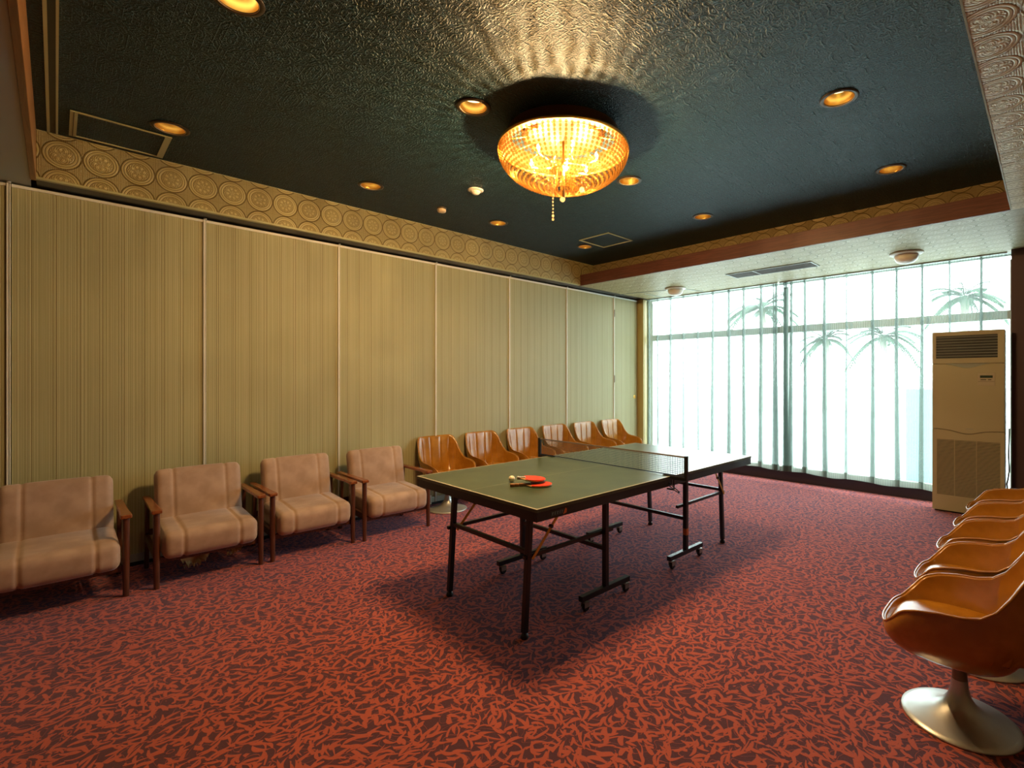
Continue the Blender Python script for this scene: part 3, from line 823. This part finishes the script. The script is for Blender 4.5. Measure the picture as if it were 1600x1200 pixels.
# ------------------------------------------------------------------ armchairs
def cushion(hx, hy, hz, r, seams, n=(14, 64, 8), bulge=.012, pinch=.010, seamw=.010):
    """rounded box about the origin, with pinched seams across y"""
    vs = []; fs = []; idx = {}
    def vid(p):
        k = tuple(round(c, 5) for c in p)
        if k not in idx: idx[k] = len(vs); vs.append(k)
        return idx[k]
    H = (hx, hy, hz)
    for ax in range(3):
        u, v_ = (ax+1) % 3, (ax+2) % 3
        for sg in (-1, 1):
            for i in range(n[u]):
                for j in range(n[v_]):
                    q = []
                    for (ii, jj) in ((i, j), (i+1, j), (i+1, j+1), (i, j+1)):
                        p = [0, 0, 0]; p[ax] = sg*H[ax]; p[u] = (2*ii/n[u]-1)*H[u]; p[v_] = (2*jj/n[v_]-1)*H[v_]; q.append(vid(p))
                    fs.append(tuple(q if sg > 0 else reversed(q)))
    out = []
    for p in vs:
        c = [max(-(H[k]-r), min(H[k]-r, p[k])) for k in range(3)]
        d = Vector([p[k]-c[k] for k in range(3)])
        if d.length > 1e-6: d.normalize()
        q = Vector(c)+d*r
        fx, fy, fz = (1-(p[k]/H[k])**2 for k in range(3))
        s = max(math.exp(-((p[1]-y0)/seamw)**2) for y0 in seams) if seams else 0
        out.append(tuple(q+d*(bulge*(max(fy, 0)**.5)*(.4+.6*max(fx, fz))-pinch*s)))
    mb = MB(); mb.add(out, fs); return mb
def make_armchair(label):
    # local: forward +x, chair centred on y, origin on floor under front legs
    t = thing('wooden_armchair', label, 'armchair', (0, 0, 0), 0, 'taupe armchairs along the left wall')
    for s in (-1, 1):
        y = s*.338
        MB().tube([(0, y, 0), (0, y, .30), (0, y, .560)], [.018, .022, .021], 14).obj('leg', LEGWOOD, t, smooth='auto')
        MB().bar((-.60, y, .0), (-.555, y, .56), .030, .050).obj('leg', LEGWOOD, t, bev=.006)
        arm = MB()
        top = [(-.63, -.024), (-.15, -.028), (.0, -.034), (.036, -.030), (.036, .030), (.0, .034), (-.15, .028), (-.63, .024)]
        arm.prism([(a, b+y) for a, b in top], .562, .590)
        ao = arm.obj('armrest', ARMWOOD, t, bev=.007)
        MB().bar((-.56, y, .255), (0, y, .235), .024, .060).obj('side_rail', LEGWOOD, t, bev=.004)
    MB().bar((-.03, -.338, .200), (-.03, .338, .200), .022, .045).obj('front_rail', LEGWOOD, t, bev=.004)
    MB().bar((-.57, -.338, .30), (-.57, .338, .30), .022, .05).obj('back_rail', LEGWOOD, t, bev=.004)
    sc = cushion(.275, .308, .098, .050, (-.180, .180))
    so = sc.obj('seat_cushion', VELOUR, t, smooth=True, loc=(-.215, 0, .322)); so.rotation_euler = (0, .05, 0)
    bc = cushion(.052, .300, .235, .046, (-.180, .180), (8, 64, 16), .010, .008)
    bo = bc.obj('back_cushion', VELOUR, t, smooth=True, loc=(-.485, 0, .575)); bo.rotation_euler = (0, -.20, 0)
    return t
AXF = -4.815
A = make_armchair('taupe armchair nearest the camera, its left side cut by the photo edge')
A.location = (AXF, .010, 0)
B = dup(A, (AXF, .855, 0), 0, 'taupe armchair with torn lining hanging below its seat, second from the front')
Cc = dup(A, (AXF, 1.618, 0), 0, 'taupe armchair third from the front, between the torn one and the last one')
D = dup(A, (AXF+.03, 2.393, 0), 0, 'taupe armchair beside the tan leather chairs, behind the ping pong table corner')
# torn lining under the second chair
def torn(parent, x0, y0, y1, drop, seed, name='torn_lining'):
    random.seed(seed); mb = MB(); n = 22; vs = []; fs = []
    for j in range(7):
        for i in range(n+1):
            u = i/n; w = j/6
            hang = drop*(.35+.65*math.sin(PI*min(1, u*1.15))**.7)*(1+.25*random.uniform(-1, 1)*w)
            vs.append((x0+.05*w+.012*math.sin(9*u+2*w), y0+(y1-y0)*u+.010*math.sin(12*w+u*5), .215-hang*w))
    for j in range(6):
        for i in range(n): fs.append((j*(n+1)+i, j*(n+1)+i+1, (j+1)*(n+1)+i+1, (j+1)*(n+1)+i))
    mb.add(vs, fs)
    for i in range(14):
        u = random.random()*.5; b0 = (x0+.055, y0+(y1-y0)*u, .215-drop*.8)
        mb.tube([b0, (b0[0]+.004, b0[1]+random.uniform(-.006, .006), b0[2]-random.uniform(.015, .035))], .0012, 4)
    return mb.obj(name, TORN, parent, smooth=True)
torn(B, -.13, -.19, .03, .125, 3); torn(B, -.13, .10, .26, .085, 8)

# ------------------------------------------------------------------ tulip chairs
def sgn(v): return -1 if v < 0 else 1
def lerp_tab(tab, x):
    if x <= tab[0][0]: return tab[0][1]
    for (a, b1), (c, d) in zip(tab, tab[1:]):
        if x <= c:
            f = (x-a)/(c-a); f = f*f*(3-2*f) if False else f
            return b1+(d-b1)*f
    return tab[-1][1]
RIMZ = [(-.30, .850), (-.262, .848), (-.235, .825), (-.21, .77), (-.18, .695), (-.145, .63), (-.10, .590), (-.04, .574), (.04, .568), (.12, .553), (.19, .525), (.235, .485), (.262, .450), (.285, .432)]
def rim(ph, sc=1.):
    c, s = math.cos(ph), math.sin(ph)
    n = 3.2 if c > 0 else 5.6
    a = .285 if c > 0 else .275
    x = a*sgn(c)*abs(c)**(2/n); y = .288*sgn(s)*abs(s)**(2/n)
    z = lerp_tab(RIMZ, x)
    if x > .15:                           # front edge between the arms dips to the seat
        k = max(0, 1-abs(y)/.27)
        z = z+(.432-z)*min(1, k*3.)
    hi = max(0, (z-.60)/.25)              # back leans outward and narrows upward
    y *= 1-.07*hi; x -= .035*hi
    return Vector((x*sc, y*sc, z))
NPH = 208
_ph = [2*PI*i/24000 for i in range(24001)]; _s = [0.]
for _a, _b in zip(_ph, _ph[1:]):
    p, q = rim(_a), rim(_b); _s.append(_s[-1]+math.hypot(p.x-q.x, p.y-q.y))
PHS = []; _j = 0
for k in range(NPH):
    g = _s[-1]*k/NPH
    while _s[_j+1] < g: _j += 1
    PHS.append(_ph[_j]+(_ph[_j+1]-_ph[_j])*(g-_s[_j])/max(1e-9, _s[_j+1]-_s[_j]))
def sm(t): return t*t*(3-2*t)
def shell_mesh():
    vs = []; fs = []; rows = []
    def addrow(fn):
        rows.append(len(vs)); vs.extend([tuple(fn(PHS[k])) for k in range(NPH)])
    TH = .016
    grooves = [PI-.86, PI-.31, PI+.31, PI+.86]
    side = [1.98, 2*PI-1.98]
    def inner(t):
        def fn(ph):
            r = rim(ph); rr = Vector((r.x, r.y, 0)); L = rr.length
            base = rr*((L-TH)/L)
            zs = .392
            if t <= .75:
                u = t/.75
                k = 1-.20*u**1.7
                # the back hollows towards the seat
                z = r.z+(zs-r.z)*sm(u)**.85 if r.z > zs else zs
                p = Vector((base.x*k, base.y*k, z))
            else:
                u = (t-.75)/.25; k = .80*(1-u)+.04*u
                p = Vector((base.x*k, base.y*k, zs-.004*u))
            out = Vector((base.x, base.y, 0)).normalized()
            if r.x < -.10 and abs(r.y) < .262 and r.z > .62:
                g = max(math.exp(-((r.y-y0)/.0085)**2) for y0 in (-.205, -.075, .075, .205))
                p -= out*(.013*(1-g)*min(1, (1-t)*3)*min(1, t*6))
            g = math.exp(-((r.x+.130)/.006)**2)*(abs(r.y) > .2)
            p += out*.004*g*min(1, t*6)*(t < .45)
            return p
        return fn
    def outer(t):
        def fn(ph):
            r = rim(ph); zb = .275
            s = max(0., math.cos(t*PI/2))**.55*(1-.0*t); s = max(s, .10)
            z = r.z+(zb-r.z)*math.sin(t*PI/2)**1.25
            bul = 1+.03*math.sin(PI*min(1, t*1.6))
            return Vector((r.x*s*bul, r.y*s*bul, z))
        return fn
    NT = 26
    for j in reversed(range(NT+1)): addrow(inner(j/NT))
    addrow(lambda ph: rim(ph)*1.0+Vector((0, 0, .006)))
    for j in range(0, NT+1): addrow(outer(j/NT))
    for a, c in zip(rows, rows[1:]):
        for k in range(NPH): fs.append((a+k, a+(k+1) % NPH, c+(k+1) % NPH, c+k))
    fs.append(tuple(range(NPH))); fs.append(tuple(rows[-1]+k for k in reversed(range(NPH))))
    return MB().add(vs, fs)
def seat_mesh():
    vs = []; fs = []; NR = 14
    for j in range(NR+1):
        u = j/NR
        for k in range(NPH):
            ph = PHS[k]; c, s = math.cos(ph), math.sin(ph); n = 3.4
            a = .268 if c > 0 else .185; e = 1-u
            x = a*sgn(c)*abs(c)**(2/n); y = .232*sgn(s)*abs(s)**(2/n)
            prof = (1-(1-min(1, u*2.4))**2)
            x2, y2 = x*(1-.96*u**1.35), y*(1-.96*u**1.35)
            wf = .010*max(0, x2/.268)**3
            vs.append((x2, y2, .396+.058*prof**.5-wf-.012*u))
    for j in range(NR):
        for k in range(NPH): fs.append((j*NPH+k, j*NPH+(k+1) % NPH, (j+1)*NPH+(k+1) % NPH, (j+1)*NPH+k))
    fs.append(tuple(range(NPH))); fs.append(tuple(NR*NPH+k for k in range(NPH)))
    return MB().add(vs, fs)
def make_tulip(label, group):
    t = thing('tulip_chair', label, 'chair', (0, 0, 0), 0, group)
    shell_mesh().obj('shell', LEATHER, t, smooth=True)
    seat_mesh().obj('seat_cushion', LEATHER, t, smooth='auto')
    MB().tube([tuple(rim(PHS[k])+Vector((0, 0, .004))) for k in range(NPH)], .0055, 8, closed=True).obj('piping', LEATHER, t, smooth=True)
    pr = [(.001, 0), (.222, 0), (.226, .004), (.224, .010), (.20, .018), (.15, .032), (.10, .052), (.066, .078), (.045, .110), (.034, .150), (.0305, .19)]
    MB().lathe(pr, 64).obj('pedestal', SILVER, t, smooth=True)
    MB().lathe([(.0305, .188), (.029, .192), (.029, .285), (.001, .29)], 40).obj('column', simple('worn_column', (.30, .24, .17), .35, .6, var=.3) if 'worn_column' not in bpy.data.materials else bpy.data.materials['worn_column'], t, smooth='auto')
    MB().lathe([(.031, .255), (.10, .268), (.10, .285), (.001, .286)], 32).obj('mounting_plate', BLACK, t, smooth='auto')
    return t
gl = 'tan leather chairs along the left wall'; gr = 'tan leather chairs in the row at the right'
labL = ['tan leather tulip chair next to the last taupe armchair', 'tan leather tulip chair by the left wall, second from the taupe armchairs',
 'tan leather tulip chair by the left wall, directly left of the net post', 'tan leather tulip chair by the left wall seen through the left end of the net',
 'tan leather tulip chair by the left wall, second from the curtain', 'tan leather tulip chair by the left wall, standing nearest the curtain']
T0 = make_tulip(labL[0], gl); T0.location = (-5.23, 3.245, 0)
for i in range(1, 6):
    dup(T0, (-5.23, 3.245+.675*i, 0), random.uniform(-.03, .03), labL[i])
labR = ['tan leather tulip chair closest to the camera at right, silver base fully visible', 'tan leather tulip chair at right, directly behind the closest one',
 'tan leather tulip chair at right, third back in the row', 'tan leather tulip chair at right, fourth back in the row',
 'tan leather tulip chair at right, last in the row, before the air conditioner']
for i in range(5):
    o = dup(T0, (-.305+.012*i, 2.87+.69*i, 0), PI, labR[i]); o['group'] = gr
# wall socket low on the left wall
t = thing('wall_socket', 'small pale power socket low on the wall beside a silver chair base', 'socket', (XL+.008, 3.165, .07))
MB().box((-.004, -.035, -.055), (.010, .035, .055)).obj('plate', WHITEPL, t, bev=.003)
MB().box((.010, -.018, -.03), (.014, .018, .03)).obj('outlet', ACSLAT, t, bev=.002)

# ------------------------------------------------------------------ outside the window
struct(MB().box((-60, 7.86, -.45), (50, 120, -.35)).obj('floor.001', SAND))
tag(MB().box((-1.97, 11.0, -.35), (-1.30, 11.6, 1.37)).obj('storage_cabinet', CONT, bev=.01), 'blue grey cabinet standing outside behind the right curtain', 'cabinet')
def palm(x, y, h, r, label, seed):
    random.seed(seed)
    t = thing('palm_tree', label, 'palm tree', (x, y, -.35), group='palm trees outside the window')
    MB().tube([(0, 0, 0), (.05, 0, h*.5), (0, .05, h)], [.20, .16, .15], 12).obj('trunk', TRUNK, t, smooth=True)
    for k in range(22):
        az = 2*PI*k/22+random.uniform(-.15, .15); el = random.uniform(-.1, 1.2)
        mb = MB(); pts = []
        n = 12
        for i in range(n+1):
            s = i/n; rr = r*s; zz = r*(math.sin(el)*s-.75*s*s*(1.2-.6*math.sin(el)))
            pts.append(Vector((math.cos(az)*rr*math.cos(el*.6), math.sin(az)*rr*math.cos(el*.6), h+zz)))
        mb.tube(pts, .015, 4)
        side = Vector((-math.sin(az), math.cos(az), 0))
        for i in range(2, n+1):
            for sg in (-1, 1):
                for q in (0, .5):
                    p0 = pts[i].lerp(pts[i-1], q); L = .42*r*(1-.5*i/n)
                    p1 = p0+side*sg*L*.8+(pts[i]-pts[i-1]).normalized()*L*.5+Vector((0, 0, -.25*L))
                    d = (p1-p0).normalized().cross(Vector((0, 0, 1)))*.055
                    mb.add([tuple(p0-d), tuple(p0+d), tuple(p1), tuple(p0+Vector((0, 0, .01)))], [(0, 1, 2), (0, 2, 3), (1, 3, 2)])
        mb.obj('frond', LEAF, t)
palm(-12.0, 28.0, 5.9, 2.0, 'palm tree outside, seen through the left curtain', 1)
palm(-9.65, 31.5, 4.2, 1.5, 'palm tree outside, just right of the gap between the curtains', 2)
palm(-6.4, 30.0, 4.1, 1.7, 'palm tree outside, through the middle of the right curtain', 3)
palm(-2.7, 27.0, 5.4, 1.4, 'palm tree outside, above the air conditioner', 4)
